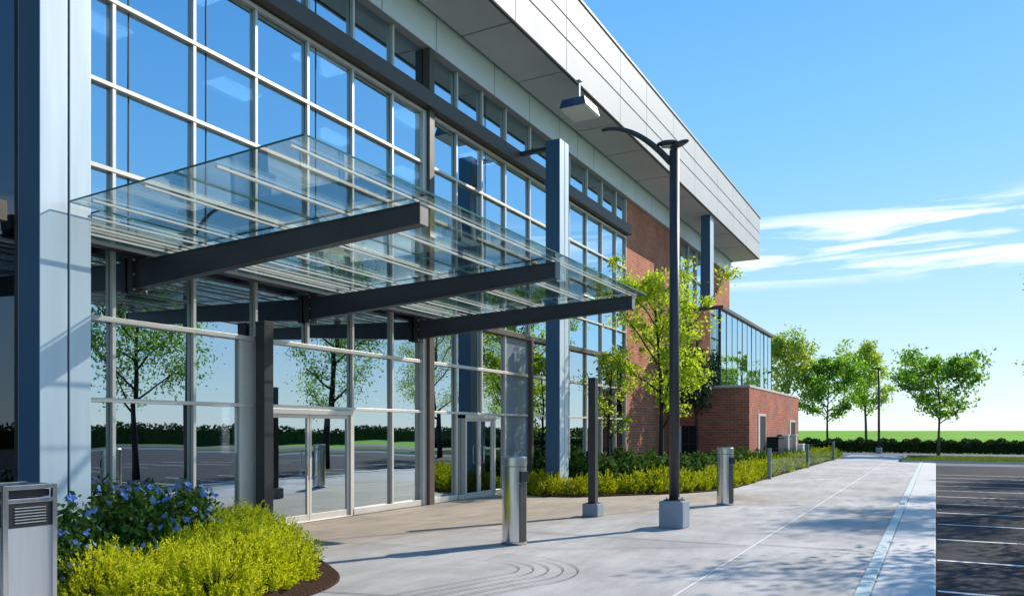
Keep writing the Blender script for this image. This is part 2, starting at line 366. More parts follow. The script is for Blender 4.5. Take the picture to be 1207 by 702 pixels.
cmx = N.new('ShaderNodeMix'); cmx.data_type = 'RGBA'; L.new(cm.outputs[0], cmx.inputs[0]); L.new(gmx.outputs[2], cmx.inputs[6]); cmx.inputs[7].default_value = (7.2, 7.3, 7.4, 1)
bg = N.new('ShaderNodeBackground'); bg.inputs['Strength'].default_value = .135; L.new(cmx.outputs[2], bg.inputs[0])
wo = N.new('ShaderNodeOutputWorld'); L.new(bg.outputs[0], wo.inputs[0])
scene.view_settings.view_transform = 'Standard'; scene.view_settings.look = 'None'; scene.view_settings.gamma = 1
scene.view_settings.exposure = 0.5
scene.cycles.use_denoising = True
scene.cycles.max_bounces = 8; scene.cycles.transparent_max_bounces = 24; scene.cycles.glossy_bounces = 4; scene.cycles.diffuse_bounces = 3
scene.cycles.sample_clamp_indirect = 6; scene.cycles.caustics_reflective = False; scene.cycles.caustics_refractive = False

# ------------------------------------------------------------------ ground
def sheet(name, pts, z, mat, th=.0):
    b = MB()
    if th: b.prism(pts, z - th, z, mat)
    else: b.poly([(x, y, z) for x, y in pts], mat)
    return S(b.build(name))
sheet('ground', [(-3000, -3000), (3000, -3000), (3000, 6000), (-3000, 6000)], -.17, 'field')
sheet('parking_lot', [(0.0, -30), (58, -30), (58, 46.6), (0.0, 46.6)], -.15, 'asphalt')
sheet('driveway', [(-1.6, 46.6), (58, 46.6), (58, 50.0), (-1.6, 50.0)], -.146, 'drive')
sheet('far_road', [(-60, 58.2), (90, 58.2), (90, 71.0), (-60, 71.0)], -.15, 'drive')
walk = sheet('walkway', [(-10.2, -12), (-.60, -12), (-.60, 46.6), (-1.9, 46.6), (-1.9, 58.2), (-5.2, 58.2), (-5.2, 46.2), (-10.2, 46.2)], 0.0, 'walk', .3)
kerb = S(MB().prism([(-.60, -12), (0, -12), (0, 46.0), (-.15, 46.5), (-.60, 46.6)], -.3, 0.0, 'kerb').build('kerb', bevel=.02))
S(MB().box(-.74, -.605, -12, 46.3, -.01, .022, 'drain').build('drain_strip', bevel=.006))
plz = [(-10.2, 8.6), (-8.4, 9.0), (-7.6, 10.6), (-6.6, 12.8), (-5.9, 14.4), (-5.1, 16.6), (-4.4, 18.6), (-4.3, 19.4), (-4.6, 20.6), (-5.0, 22.6), (-6, 25), (-10.2, 25)]
gb = MB().box(-.73, -.615, 19.7, 20.3, .0, .026, 'steel_dark')
for k in range(9): gb.box(-.725, -.62, 19.74 + k * .062, 19.765 + k * .062, .026, .030, 'chrome2')
S(gb.build('drain_grate'))
# score joints of the paving
jb = MB()
def strip(path, wd, z, m):
    for a, b in zip(path, path[1:]):
        a = Vector((a[0], a[1])); b = Vector((b[0], b[1])); d = (b - a).normalized(); n = Vector((-d.y, d.x)) * wd / 2; e = d * wd * .3
        jb.poly([(*(a - n - e), z), (*(b - n + e), z), (*(b + n + e), z), (*(a + n - e), z)], m); z += .00015
strip([(-2.36, -12), (-2.36, 46)], .028, .0045, 'joint_light')
for y in (-6, -.5, 5.2, 11.9, 18.4, 24.6, 31, 37.5): strip([(-2.34, y), (-.61, y)], .02, .008, 'joint'); strip([(-.58, y), (-.01, y)], .010, .004, 'joint')
for y in (11.7, 18.5, 24.9, 31.2, 37.6): strip([(-5.0 if y > 20 else (-4.3 if y > 15 else -6.9), y - .25), (-2.4, y)], .02, .0085, 'joint')
strip(plz[1:8], .022, .011, 'joint')
strip([(-6.6, 12.8), (-8.6, 12.9), (-10.1, 12.7)], .012, .0130, 'joint')
strip([(-5.7, 6.2), (-4.69, 6.45), (-2.4, 6.9)], .02, .0095, 'joint')
strip([(-8.4, 9.0), (-6.3, 9.35), (-4.5, 10.2), (-2.4, 11.6)], .012, .0146, 'joint')
# concentric scored arcs
for k in range(5):
    r = .55 + k * .16; pts = []
    for i in range(19):
        t = R(100 - i * 7.2); pts.append((-5.05 + r * 1.15 * math.cos(t), 8.15 + r * math.sin(t) * 1.0))
    q = pts[-1]; pts.append((q[0] - .35, q[1] - 1.2)); pts.append((q[0] - .55, q[1] - 2.6))
    strip(pts, .012, .012 + .0002 * k, 'joint')
S(jb.build('walkway_joints'))
for i in range(16):
    y = 0.45 + 2.435 * i
    if y > 46: break
    o = sheet('parking_line', [(0.02, y - .05), (5.4, y - .05), (5.4, y + .05), (0.02, y + .05)], -.146, 'line')
for i in range(16):
    y = 0.45 + 2.435 * i
    o = sheet('parking_line', [(13, y - .05), (18.4, y - .05), (18.4, y + .05), (13, y + .05)], -.146, 'line')
isl = S(MB().prism([(-1.7, 50.2), (60, 50.2), (60, 58), (-1.7, 58)], -.2, -.02, 'kerb', 'turf').build('grass_island', bevel=.02))
bed1 = [(-10.3, 9.5), (-9.4, 9.15), (-8.4, 8.55), (-7.3, 7.85), (-6.5, 7.3), (-6.0, 6.9), (-5.74, 6.45), (-5.62, 5.9), (-5.75, 5.2), (-6.1, 4.7), (-6.6, 4.35), (-10.3, 4.3)]
bed2 = [(-10.3, 19.9), (-9.95, 18.9), (-9.4, 18.1), (-8.5, 17.75), (-7.6, 18.4), (-6.9, 19.4), (-6.1, 20.4), (-5.5, 21.5), (-5.2, 22.6), (-5.15, 24.8), (-5.25, 28), (-5.2, 36), (-5.25, 55), (-10.3, 55)]
def chaikin(p, k=3):
    for _ in range(k):
        q = []
        for a, b in zip(p, p[1:] + p[:1]):
            q += [(a[0] * .75 + b[0] * .25, a[1] * .75 + b[1] * .25), (a[0] * .25 + b[0] * .75, a[1] * .25 + b[1] * .75)]
        p = q
    return p
bed1 = chaikin(bed1); bed2 = chaikin(bed2)
S(MB().prism(bed1, -.05, .035, 'mulch').build('mulch_bed', bevel=.015))
S(MB().prism(bed2, -.05, .035, 'mulch').build('mulch_bed', bevel=.015))

# ------------------------------------------------------------------ the office building
FX = -10.35
bld = thing('office_building', 'long glass and brick office building with deep overhanging pale metal roof', 'building', (-20, 20, 0))
BO = Vector((-20, 20, 0))
def part(mb, name, parent=None, bevel=0):
    o = mb.build(name, parent or bld, bevel)
    if (parent or bld) is bld: o.location = -BO
    return o
YS = [-8.4, -7.1, -5.85, -4.6, -3.3, -2.0, -.75, .55, 1.8, 3.1, 4.4, 5.72, 6.98, 8.35, 9.62, 10.88, 12.15, 13.45, 14.75, 16.0, 17.2, 18.45, 19.9, 21.3, 22.65, 24.05, 25.4, 26.76, 27.8]
rnd = random.Random(3)
def pane(b, y0, y1, z0, z1, m, x=FX, t=.02):
    e = [rnd.uniform(-.004, .004) for _ in range(4)]
    b.hexa([(x - t, y0, z0), (x + e[0], y0, z0), (x + e[1], y1, z0), (x - t, y1, z0), (x - t, y0, z1), (x + e[2], y0, z1), (x + e[1] + e[2] - e[0], y1, z1), (x - t, y1, z1)], m)
def window(y0, y1, zs, m, gasket=None, x=FX):
    b = MB()
    for za, zb in zip(zs, zs[1:]): pane(b, y0, y1, za, zb, m, x)
    if gasket: b.box(x + .004, x + .012, gasket - .007, gasket + .007, zs[0], zs[-1], 'seam')
    return part(b, 'window')
for i, (a, c) in enumerate(zip(YS, YS[1:])):
    dark = (18.3 < a < 18.6)
    gl = 'glass_lo'
    if a < 5.7:
        window(a, c, (.12, 4.35), 'glass_dark'); window(a, c, (4.35, 9.02), 'glass_dark'); window(a, c, (9.4, 10.45), 'glass_dark'); continue
    gk = a + .27 if i in (12, 13, 15, 18, 20) else None
    if dark:
        part(MB().box(FX - .03, FX + .004, a, c, .12, 9.0, 'greypanel').build('x') if False else MB().box(FX - .03, FX + .004, a, c, .12, 4.35, 'greypanel'), 'spandrel_panel')
    elif 9.5 < a < 12.1 or 15.9 < a < 18.4:
        window(a, c, (2.13, 3.27, 4.35), gl)
    else:
        window(a, c, (.12, 2.13, 3.27, 4.35), gl)
    if dark:
        window(a, c, (4.35, 5.4, 6.6, 7.81, 9.02), 'glass_up'); window(a, c, (9.4, 10.45), 'glass_up')
    else:
        window(a, c, (4.35, 5.4, 6.6, 7.81, 9.02), 'glass_up', gk); window(a, c, (9.4, 10.45), 'glass_up', gk)
for i, y in enumerate(YS):
    if abs(y - 14.75) < .01:
        part(MB().box(FX + .005, FX + .2, y - .1, y + .1, .0, 10.45, 'brown_post'), 'pilaster', bevel=.006)
        part(MB().box(FX + .005, FX + .12, y - .24, y - .105, .0, 9.0, 'mull'), 'mullion', bevel=.004)
        continue
    d0 = 2.13 if abs(y - 17.2) < .01 else (3.27 if abs(y - 10.88) < .01 else 0.1)
    b = MB().box(FX + .005, FX + .075, y - .027, y + .027, d0, 9.02, 'mull').box(FX + .005, FX + .09, y - .03, y + .03, 9.4, 10.45, 'mull')
    part(b, 'mullion', bevel=.004)
for z, h, dp in ((2.13, .06, .08), (3.27, .075, .085), (5.4, .062, .085), (6.6, .062, .085), (7.81, .062, .085), (8.98, .07, .10)):
    part(MB().box(FX + .006, FX + dp, YS[11], 27.8, z - h / 2, z + h / 2, 'mull'), 'rail', bevel=.004)
for a, c in ((YS[0], 9.62), (12.15, 16.0), (18.45, 27.8)):
    part(MB().box(FX + .006, FX + .10, a, c, 0.0, .13, 'mull'), 'rail', bevel=.004)
part(MB().box(FX + .006, FX + .30, YS[0], 27.8, 9.05, 9.40, 'band'), 'sunshade_band', bevel=.006)
# ledger strip left of the first column carries on as dark transom
part(MB().box(FX + .006, FX + .22, YS[0], 5.45, 4.3, 4.55, 'band'), 'transom', bevel=.006)
part(MB().box(FX + .003, FX + .06, 9.26, 9.59, .13, 3.23, 'mull'), 'jamb_panel', bevel=.004)
part(MB().box(FX + .006, FX + .13, 14.96, 27.8, 4.28, 4.42, 'brown_post'), 'transom', bevel=.005)
# doors
def door(y0, y1, n):
    b = MB()
    b.box(FX + .0, FX + .13, y0, y0 + .07, 0, 2.09, 'mull').box(FX, FX + .13, y1 - .07, y1, 0, 2.09, 'mull').box(FX, FX + .14, y0, y1, 2.0, 2.094, 'mull').box(FX, FX + .13, y0 + .07, y1 - .07, 0.0, .02, 'mull')
    fr = part(b, 'door_frame', bevel=.004)
    w_ = (y1 - y0 - .14) / n
    for k in range(n):
        a = y0 + .07 + k * w_; c = a + w_
        lf = MB().box(FX + .03, FX + .09, a + .005, a + .06, .02, 2.0, 'mull').box(FX + .03, FX + .09, c - .06, c - .005, .02, 2.0, 'mull').box(FX + .03, FX + .088, a + .06, c - .06, .02, .14, 'mull').box(FX + .03, FX + .088, a + .06, c - .06, 1.93, 2.0, 'mull')
        o = part(lf, 'door', bevel=.003)
        g = MB(); pane(g, a + .06, c - .06, .14, 1.93, 'glass_lo', FX + .065); g.build('pane', o)
        hy = c - .11 if k == 0 else a + .11
        MB().tube([(FX + .10, hy, .85), (FX + .15, hy, .88), (FX + .15, hy, 1.3), (FX + .10, hy, 1.33)], .012, 'chrome', 8).build('handle', o)
door(9.70, 12.08, 2); door(16.30, 17.80, 2)
for a, c in ((16.04, 16.3), (17.8, 18.41)):
    b = MB(); pane(b, a, c, .12, 2.1, 'glass_lo'); b.box(FX, FX + .1, a, c, 0, .12, 'mull'); part(b, 'sidelight')
# brick parts
part(MB().box(FX - .35, FX + .06, 27.84, 35.0, 0, 10.45, 'brick'), 'brick_wall')
part(MB().box(FX - .35, FX + .06, 40.6, 44.6, 0, 10.45, 'brick'), 'brick_wall')
part(MB().box(FX - .35, FX + .058, 35.0, 40.6, 0, 5.0, 'brick'), 'brick_wall')
for a, c in ((35.0, 36.4), (36.4, 37.8), (37.8, 39.2), (39.2, 40.6)):
    window(a, c, (5.0, 6.6, 7.81, 9.02, 10.45), 'glass_up', None, FX - .05)
    part(MB().box(FX - .045, FX + .05, a - .035 + (.036 if a == 35 else 0), a + .035, 5.0, 10.45, 'mull'), 'mullion', bevel=.004)
for z in (5.04, 6.6, 7.81, 9.02): part(MB().box(FX - .045, FX + .055, 35.03, 40.6, z - .035, z + .035, 'mull'), 'rail', bevel=.004)
# body behind: end walls, back wall, interior
b = MB(); b.box(-40, FX - .35, 44.2, 44.55, 0, 10.45, 'brick'); part(b, 'end_wall')
part(MB().box(-40, FX - .03, YS[0] - .3, YS[0], 0, 10.45, 'brick'), 'end_wall')
part(MB().box(-40.3, -40, YS[0], 44.5, 0, 10.45, 'brick'), 'rear_wall')
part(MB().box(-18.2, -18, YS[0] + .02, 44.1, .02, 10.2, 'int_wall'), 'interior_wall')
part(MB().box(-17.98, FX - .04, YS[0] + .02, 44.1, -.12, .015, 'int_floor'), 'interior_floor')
part(MB().box(-17.98, FX - .25, YS[0] + .02, 44.1, 4.15, 4.5, 'int_ceil'), 'floor_slab')
for y in (6.5, 10.1, 13.7, 17.3, 20.9):
    for x in (-12.6, -15.4):
        part(MB().box(x - .3, x + .3, y - .6, y + .6, 10.2, 10.26, 'lamp_panel'), 'ceiling_light')
for y in (15.66, 16.12):
    part(MB().box(-17.98, -17.93, y - .11, y + .11, 1.05, 2.4, 'lamp_panel'), 'wall_light')
for y0, y1, z0 in ((10.98, 11.5, 6.75), (12.3, 13.3, 7.9), (20.1, 21.2, 7.9), (7.2, 8.2, 8.2), (22.7, 23.9, 7.0)):
    part(MB().box(FX - .22, FX - .20, y0, y1, z0, 9.0, 'white').box(FX - .23, FX - .19, y0, y1, z0 - .03, z0, 'white'), 'roller_blind')
# roof: outer fascia, soffit, inner fascia
RX, RE, RS = -8.6, 44.6, -14.0
FJ = [-9, -5.5, -2, 1.5, 5.2, 9.0, 12.6, 15.9, 18.75, 22.75, 25.25, 28.35, 31.25, 35.0, 38.0, 41.05]
fb = MB(); edges = [RS] + FJ + [RE]; zz = [11.23, 12.07, 12.66, 13.50]
for a, c in zip(edges, edges[1:]):
    for z0, z1 in zip(zz, zz[1:]):
        fb.box(RX - .05, RX, a + .014, c - .014, z0 + (.026 if z0 > 11.3 else 0), z1 - .026, 'fascia')
fb.box(RX - .12, RX - .052, RS, RE, 11.25, 13.48, 'seam')
ex = [RX - .05, -10.4, -13, -16, -20, -25, -30, -40]
for a, c in zip(ex, ex[1:]):
    for z0, z1 in zip(zz, zz[1:]):
        fb.box(c + .014, a - .014, RE - .05, RE, z0 + (.026 if z0 > 11.3 else 0), z1 - .026, 'fascia')
fb.box(-40, RX - .13, RE - .12, RE - .052, 11.25, 13.48, 'seam')
part(fb, 'roof_fascia')
part(MB().box(-40, RX + .035, RS, RE + .035, 13.50, 13.58, 'coping'), 'roof', bevel=.01)
sb = MB(); IX = -10.14
for a, c in zip(edges, edges[1:]):
    sb.box(IX + .07, RX - .125, a + .026, c - .026, 11.235, 11.28, 'soffit')
sb.box(IX, RX - .13, RS, RE - .13, 11.285, 11.32, 'seam')
part(sb, 'soffit')
ib = MB(); ied = [RS]
y = RS
while y < 44.4:
    y2 = min(y + rnd.choice([1.35, 2.0, 2.7]), 44.55)
    ib.box(IX - .05, IX, y + .02, y2 - .02, 10.465, 11.28, 'infascia'); y = y2
ib.box(IX - .1, IX - .052, RS, 44.55, 10.47, 11.27, 'seam')
ib.box(FX - .6, IX - .002, RS, 44.56, 10.453, 10.464, 'soffit')
part(ib, 'inner_fascia')
part(MB().box(-40, IX - .11, RS, 44.5, 10.47, 11.2, 'int_wall'), 'roof_slab')
# columns
def column(y0, y1, ztop, z0=0.0):
    b = MB(); xm = -8.75
    h = (y1 - y0)
    b.box(xm - .42, xm, y0, y0 + h * .55 - .012, z0, ztop, 'colmetal', {2: 'colshade', 4: 'colshade'}).box(xm - .42, xm, y0 + h * .55 + .012, y1, z0, ztop, 'colmetal', {4: 'colshade'})
    b.box(xm - .40, xm - .02, y0 + h * .55 - .012, y0 + h * .55 + .012, z0, ztop - .02, 'seam')
    return part(b, 'column', bevel=.008)
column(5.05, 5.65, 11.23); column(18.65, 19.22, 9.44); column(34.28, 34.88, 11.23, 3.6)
part(MB().box(FX + .31, -9.17, 18.88, 19.0, 9.28, 9.38, 'steel_dark'), 'bracket')

# ------------------------------------------------------------------ brick annex with glazed pavilion
anx = thing('brick_annex', 'low brick annex with glazed pavilion on top and two dark door openings', 'building', (-8.5, 39, 0))
AO = Vector((-8.5, 39, 0))
def apart(mb, name, parent=None, bevel=0):
    o = mb.build(name, parent or anx, bevel)
    if parent is None: o.location = -AO
    return o
AX = -6.8
wl = MB()
wl.box(AX - .3, AX, 33.0, 34.7, 0, 3.5, 'brick2').box(AX - .3, AX, 34.7, 36.5, 2.44, 3.5, 'brick2').box(AX - .3, AX, 36.5, 43.0, 0, 3.5, 'brick2').box(AX - .3, AX, 43.0, 45.0, 2.25, 3.5, 'brick2').box(AX - .3, AX, 45.0, 46.1, 0, 3.5, 'brick2')
wl.box(FX + .07, -9.75, 33.0, 33.3, 0, 3.5, 'brick2').box(-9.75, -8.95, 33.0, 33.3, 1.9, 3.5, 'brick2').box(-8.95, AX - .3, 33.0, 33.3, 0, 3.5, 'brick2').box(-9.75, -8.95, 33.0, 33.3, 0, .35, 'brick2')
wl.box(FX + .07, AX - .3, 45.8, 46.1, 0, 3.5, 'brick2')
apart(wl, 'brick_wall')
apart(MB().box(FX + .07, AX + .03, 32.97, 46.13, 3.5, 3.6, 'stone'), 'roof', bevel=.01)
wf = apart(MB().box(-9.75, -8.95, 33.1, 33.14, .35, 1.9, 'darkpanel').box(-9.75, -9.70, 33.02, 33.1, .35, 1.9, 'white').box(-9.38, -9.34, 33.05, 33.1, .35, 1.9, 'beam').box(-9.7, -8.95, 33.05, 33.098, 1.1, 1.14, 'beam'), 'window')
def opening(y0, y1, z):
    d = apart(MB().box(AX - .06, AX + .012, y0 + .352, y1 - .082, 0, z - .102, 'darkpanel'), 'door')
    MB().box(AX - .28, AX + .03, y0, y0 + .35, 0, z, 'stone').box(AX - .28, AX + .028, y0 + .35, y1, z - .1, z, 'stone').box(AX - .28, AX + .029, y1 - .08, y1, 0, z - .1, 'stone').build('frame', d)
    MB().tube([(AX + .012, y1 - .3, 1.0), (AX + .07, y1 - .3, 1.0), (AX + .07, y1 - .45, 1.0)], .015, 'chrome', 8).build('handle', d)
opening(34.75, 36.5, 2.44); opening(43.0, 45.0, 2.25)
PX, P0, P1, PT = -8.25, 34.1, 46.0, 7.0
nb = 11
for k in range(nb):
    a = P0 + (P1 - P0) * k / nb; c = P0 + (P1 - P0) * (k + 1) / nb
    b = MB(); pane(b, a + .03, c - .03, 3.7, PT, 'glass_pav', PX); apart(b, 'window')
for k in range(nb + 1):
    a = P0 + (P1 - P0) * k / nb
    apart(MB().box(PX - .06, PX + .016, a - .022, a + .022, 3.61, PT, 'steel_dark'), 'mullion', bevel=.004)
apart(MB().box(FX + .1, PX + .12, P0 - .06, P1 + .06, PT, PT + .16, 'brown_post'), 'roof', bevel=.01)
apart(MB().box(PX - .06, PX + .05, P0 + .03, P1 - .03, 3.61, 3.70, 'beam'), 'sill', bevel=.004)
for a, c in ((FX + .1, -9.3), (-9.3, PX - .07)):
    b = MB(); b.box(a + .03, c - .03, P0 - .01, P0 + .01, 3.7, PT, 'glass_pav'); apart(b, 'window')
    b = MB(); b.box(a + .03, c - .03, P1 - .01, P1 + .01, 3.7, PT, 'glass_pav'); apart(b, 'window')
apart(MB().box(-9.33, -9.27, P0 - .03, P0 + .03, 3.61, PT, 'steel_dark'), 'mullion')
apart(MB().box(-9.9, -9.8, P0 + .4, P1 - .4, 3.62, PT - .1, 'int_wall'), 'interior_wall')

# ------------------------------------------------------------------ entrance canopy
can = thing('entrance_canopy', 'glass entrance canopy on three dark steel cantilever beams', 'canopy', (FX, 10.2, 4.2))
CO = Vector((FX, 10.2, 4.2))
def cpart(mb, name, parent=None, bevel=0):
    o = mb.build(name, parent or can, bevel)
    if parent is None: o.location = -CO
    return o
def gz(x): return 4.42 + .030 * (x + 5.1)
for y in (7.35, 10.95, 14.4):
    x0, x1 = FX + .12, -5.18; w2 = .075
    t0, t1 = gz(x0) - .10, gz(x1) - .10
    b0, b1 = t0 - .40, t1 - .25
    f = .018
    b = MB()
    def slab(ya, yb, zt0, zt1, zb0, zb1, m):
        b.hexa([(x0, ya, zb0), (x1, ya, zb1), (x1, yb, zb1), (x0, yb, zb0), (x0, ya, zt0), (x1, ya, zt1), (x1, yb, zt1), (x0, yb, zt0)], m)
    slab(y - w2, y + w2, t0, t1, t0 - f, t1 - f, 'beam'); slab(y - w2, y + w2, b0 + f, b1 + f, b0, b1, 'beam')
    slab(y - w2 + .012, y - w2 + .024, t0 - f, t1 - f, b0 + f, b1 + f, 'beam'); slab(y + w2 - .024, y + w2 - .012, t0 - f, t1 - f, b0 + f, b1 + f, 'beam')
    bm_ = cpart(b, 'beam', bevel=.003)
    MB().box(x1, x1 + .012, y - w2 - .005, y + w2 + .005, b1 - .005, t1 + .003, 'beam_cap').build('end_plate', bm_)
    MB().box(x0 - .1, x0, y - .13, y + .13, b0 - .06, t0 + .05, 'steel_dark').build('wall_plate', bm_)
    bt = MB()
    for by in (-.1, .1):
        for bz in (b0 - .02, (b0 + t0) / 2, t0 + .01): bt.tube([(x0, y + by, bz), (x0 + .02, y + by, bz)], .016, 'chrome2', 6)
    bt.build('bolt', bm_)
CY0, CY1 = 5.32, 14.95
for x, wd, h in ((-5.3, .025, .025), (-6.3, .035, .03), (-7.4, .03, .025), (-8.3, .03, .025), (-8.9, .025, .025), (-9.3, .025, .025), (-9.6, .025, .025)):
    z = gz(x) - .024
    cpart(MB().box(x - wd / 2, x + wd / 2, CY0 + (.05 if x > -8.65 else .43), CY1 - .05, z - .012 - h, z - .012, 'purlin'), 'purlin', bevel=.003)
ypan = [CY0, 7.35, 10.95, 14.4, CY1]
for a, c in zip(ypan, ypan[1:]):
    for xa, xb in ((-9.93, -8.69), (-8.67, -6.9), (-6.88, -5.08)):
        b = MB(); e = 'glass_edge'
        za, zb = gz(xa), gz(xb); n0 = len(b.v)
        b.box(xa, xb, (a if a > 6 or xa > -9 else 5.72) + .008, c - .008, 0, .022, 'glass_can', {2: e, 3: e, 4: e, 5: e})
        for i in range(n0, len(b.v)):
            x, y, z = b.v[i]; b.v[i] = (x, y, z + (za if x == xa else zb) - .02)
        cpart(b, 'glass_panel')
cpart(MB().box(-10.2, -9.95, 5.7, 14.95, 4.31, 4.50, 'ledger'), 'ledger', bevel=.006)
cpart(MB().box(-10.18, -9.98, 5.7, 14.95, 4.22, 4.308, 'beam'), 'gutter', bevel=.004)

# ------------------------------------------------------------------ posts, lamps, bins
def post_thing(name, label, x, y, w_, h, mat, cat='post', base=None, loc_z=0):
    t = thing(name, label, cat, (x, y, loc_z))
    z0 = 0
    if base:
        MB().box(-base[0] / 2, base[0] / 2, -base[0] / 2, base[0] / 2, 0, base[1], 'base_conc').build('footing', t, bevel=.015); z0 = base[1]
        MB().box(-w_ / 2 - .04, w_ / 2 + .04, -w_ / 2 - .04, w_ / 2 + .04, z0, z0 + .015, mat).build('base_plate', t)
        z0 += .015
    MB().box(-w_ / 2, w_ / 2, -w_ / 2, w_ / 2, z0, h - .03, mat).build('shaft', t, bevel=.008)
    MB().box(-w_ / 2 - .006, w_ / 2 + .006, -w_ / 2 - .006, w_ / 2 + .006, h - .03, h, mat).build('cap', t, bevel=.004)
    return t
post_thing('steel_post', 'thick black square post standing beside the double glass door', -10.13, 9.66, .21, 3.56, 'steel_dark', loc_z=.004)
post_thing('steel_post', 'tall slender brown post between grey panel and blue column', -10.05, 19.5, .12, 4.21, 'brown_post', loc_z=.004)
post_thing('pole_post', 'black square pole on small concrete footing, freestanding on tan paving', -5.98, 14.3, .155, 2.74, 'steel_dark', base=(.33, .25), loc_z=.004)

def lamp(name, label, loc, arm=True):
    t = thing(name, label, 'street lamp', loc)
    MB().box(-.215, .215, -.215, .215, 0, .47, 'base_conc').build('footing', t, bevel=.018)
    MB().box(-.15, .15, -.15, .15, .47, .49, 'steel_dark').tube([(.11, .11, .49), (.11, .11, .53)], .014, 'chrome', 6).tube([(-.11, .11, .49), (-.11, .11, .53)], .014, 'chrome', 6).tube([(.11, -.11, .49), (.11, -.11, .53)], .014, 'chrome', 6).tube([(-.11, -.11, .49), (-.11, -.11, .53)], .014, 'chrome', 6).build('base_plate', t)
    MB().tube([(0, 0, .49), (0, 0, 3), (0, 0, 6.62)], [.092, .088, .084], 'steel_dark', 20).build('pole', t)
    h = MB()
    prof = [(.01, -.045), (.14, -.035), (.21, -.008), (.215, .01), (.15, .04), (.01, .055)]
    h.lathe(prof, 'steel_dark', 28, sx=1.0, sy=.6)
    h.xform(Matrix.Translation((-.10, 0, 6.76)) @ Matrix.Rotation(R(5), 4, 'Y'))
    n0 = len(h.v); h.lathe([(r * .8, z * .8) for r, z in prof], 'steel_dark', 28, sx=1, sy=.6)
    h.xform(Matrix.Translation((.10, -.02, 6.71)) @ Matrix.Rotation(R(-14), 4, 'Y'), n0)
    h.tube([(0, 0, 6.6), (0, 0, 6.74)], .06, 'steel_dark', 14)
    hd = h.build('lamp_head', t)
    h2 = MB().lathe([(.01, -.012), (.13, -.008), (.14, 0)], 'lens', 24, sx=1, sy=.6); h2.xform(Matrix.Translation((-.10, 0, 6.708)) @ Matrix.Rotation(R(5), 4, 'Y'))
    h2.build('lens', hd)
    if arm:
        p = []
        for i in range(15):
            s = i / 14; p.append((-.06 - 1.28 * s, -.05 * s, 6.42 + .84 * (1 - (1 - s) ** 1.9) - .05 * s * s * s))
        MB().tube(p, [.06 - .028 * (i / 14) for i in range(15)], 'steel_dark', 12).build('arm', t)
    return t
lamp('street_lamp', 'tall dark lamp pole with curved arm on concrete footing in the walkway', (-4.04, 13.35, .0))
l2 = lamp('street_lamp', 'distant dark lamp pole in front of the clipped hedge', (-4.0, 68.6, -.15), arm=False)
MB().box(-.55, .15, -.14, .14, 6.78, 6.88, 'steel_dark').build('luminaire', l2)

fl = thing('floodlight', 'navy box floodlight hung under the roof overhang', 'light', (-8.35, 19.1, 10.2))
MB().hexa([(-.40, -.5, .0), (.36, -.5, .0), (.36, .5, .0), (-.40, .5, .0), (-.34, -.44, .24), (.30, -.44, .24), (.30, .44, .24), (-.34, .44, .24)], 'lampblue').build('housing', fl, bevel=.01)
MB().hexa([(-.36, -.46, -.035), (.33, -.46, -.035), (.33, .46, -.035), (-.36, .46, -.035), (-.385, -.485, -.001), (.35, -.485, -.001), (.35, .485, -.001), (-.385, .485, -.001)], 'lens').build('lens', fl)
MB().box(-.06, -.02, -.03, .03, .24, .86, 'chrome2').box(-.12, .04, -.08, .08, .84, .86, 'chrome2').box(-.14, .06, -.1, .1, .24, .255, 'chrome2').build('bracket', fl)

def receptacle(label, loc, rz):
    t = thing('ash_bin', label, 'bin', loc); t.rotation_euler = (0, 0, rz); r = .185
    MB().lathe([(r + .012, 0), (r + .012, .045), (r, .05), (r, 1.16), (r - .01, 1.165)], 'chrome', 40).build('body', t)
    MB().lathe([(r + .006, 1.17), (r + .008, 1.175), (r + .008, 1.295), (r - .01, 1.31), (.02, 1.315)], 'chrome', 40).build('lid', t)
    MB().lathe([(r - .012, 1.155), (r - .012, 1.18)], 'black', 40).build('collar', t)
    b = MB().hexa([(.10, -.06, .93), (r + .035, -.06, .93), (r + .035, .09, .93), (.10, .09, .93), (.10, -.06, 1.10), (r + .03, -.06, 1.10), (r + .03, .09, 1.10), (.10, .09, 1.10)], 'black')
    b.build('ash_slot', t, bevel=.008)
    b = MB().hexa([(.12, -.06, .05), (r + .008, -.06, .05), (r + .008, .07, .05), (.12, .07, .05), (.12, -.06, .92), (r + .008, -.06, .92), (r + .008, .07, .92), (.12, .07, .92)], 'band')
    b.build('door_panel', t, bevel=.006)
    return t
receptacle('round polished steel bin nearest the canopy, with black slot', (-5.56, 10.25, .0), R(-20))
receptacle('round polished steel bin beyond the lamp pole near the flower bed', (-4.24, 17.95, .0), R(-30))

tb = thing('litter_bin', 'square brushed steel litter bin with black louvred panel at picture edge', 'litter bin', (-7.03, 3.84, 0))
b = MB()
for sx in (-1, 1):
    for sy in (-1, 1):
        b.box(sx * .235 - .02, sx * .235 + .02, sy * .205 - .02, sy * .205 + .02, 0, 1.24, 'chrome')
b.box(-.215, .215, -.222, -.19, .0 + 1.2, 1.238, 'chrome').box(-.215, .215, .19, .222, 1.2, 1.238, 'chrome').box(.215, .253, -.185, .185, 1.2, 1.239, 'chrome').box(-.253, -.215, -.185, .185, 1.2, 1.239, 'chrome')
b.build('frame', tb, bevel=.004)
MB().box(-.23, .235, -.2, .2, .05, .88, 'chrome2').build('body', tb, bevel=.004)
MB().box(-.2, .2, -.19, .19, 1.13, 1.19, 'black').box(-.24, .245, -.186, .186, 1.085, 1.125, 'chrome').build('top', tb, bevel=.006)
lv = MB().box(-.2, .238, -.184, .184, .88, 1.083, 'black').build('louvre_panel', tb)
b = MB()
for k in range(6): b.box(.238, .248, -.13, .13, .915 + k * .025, .922 + k * .025, 'chrome2')
b.build('louvre', lv)

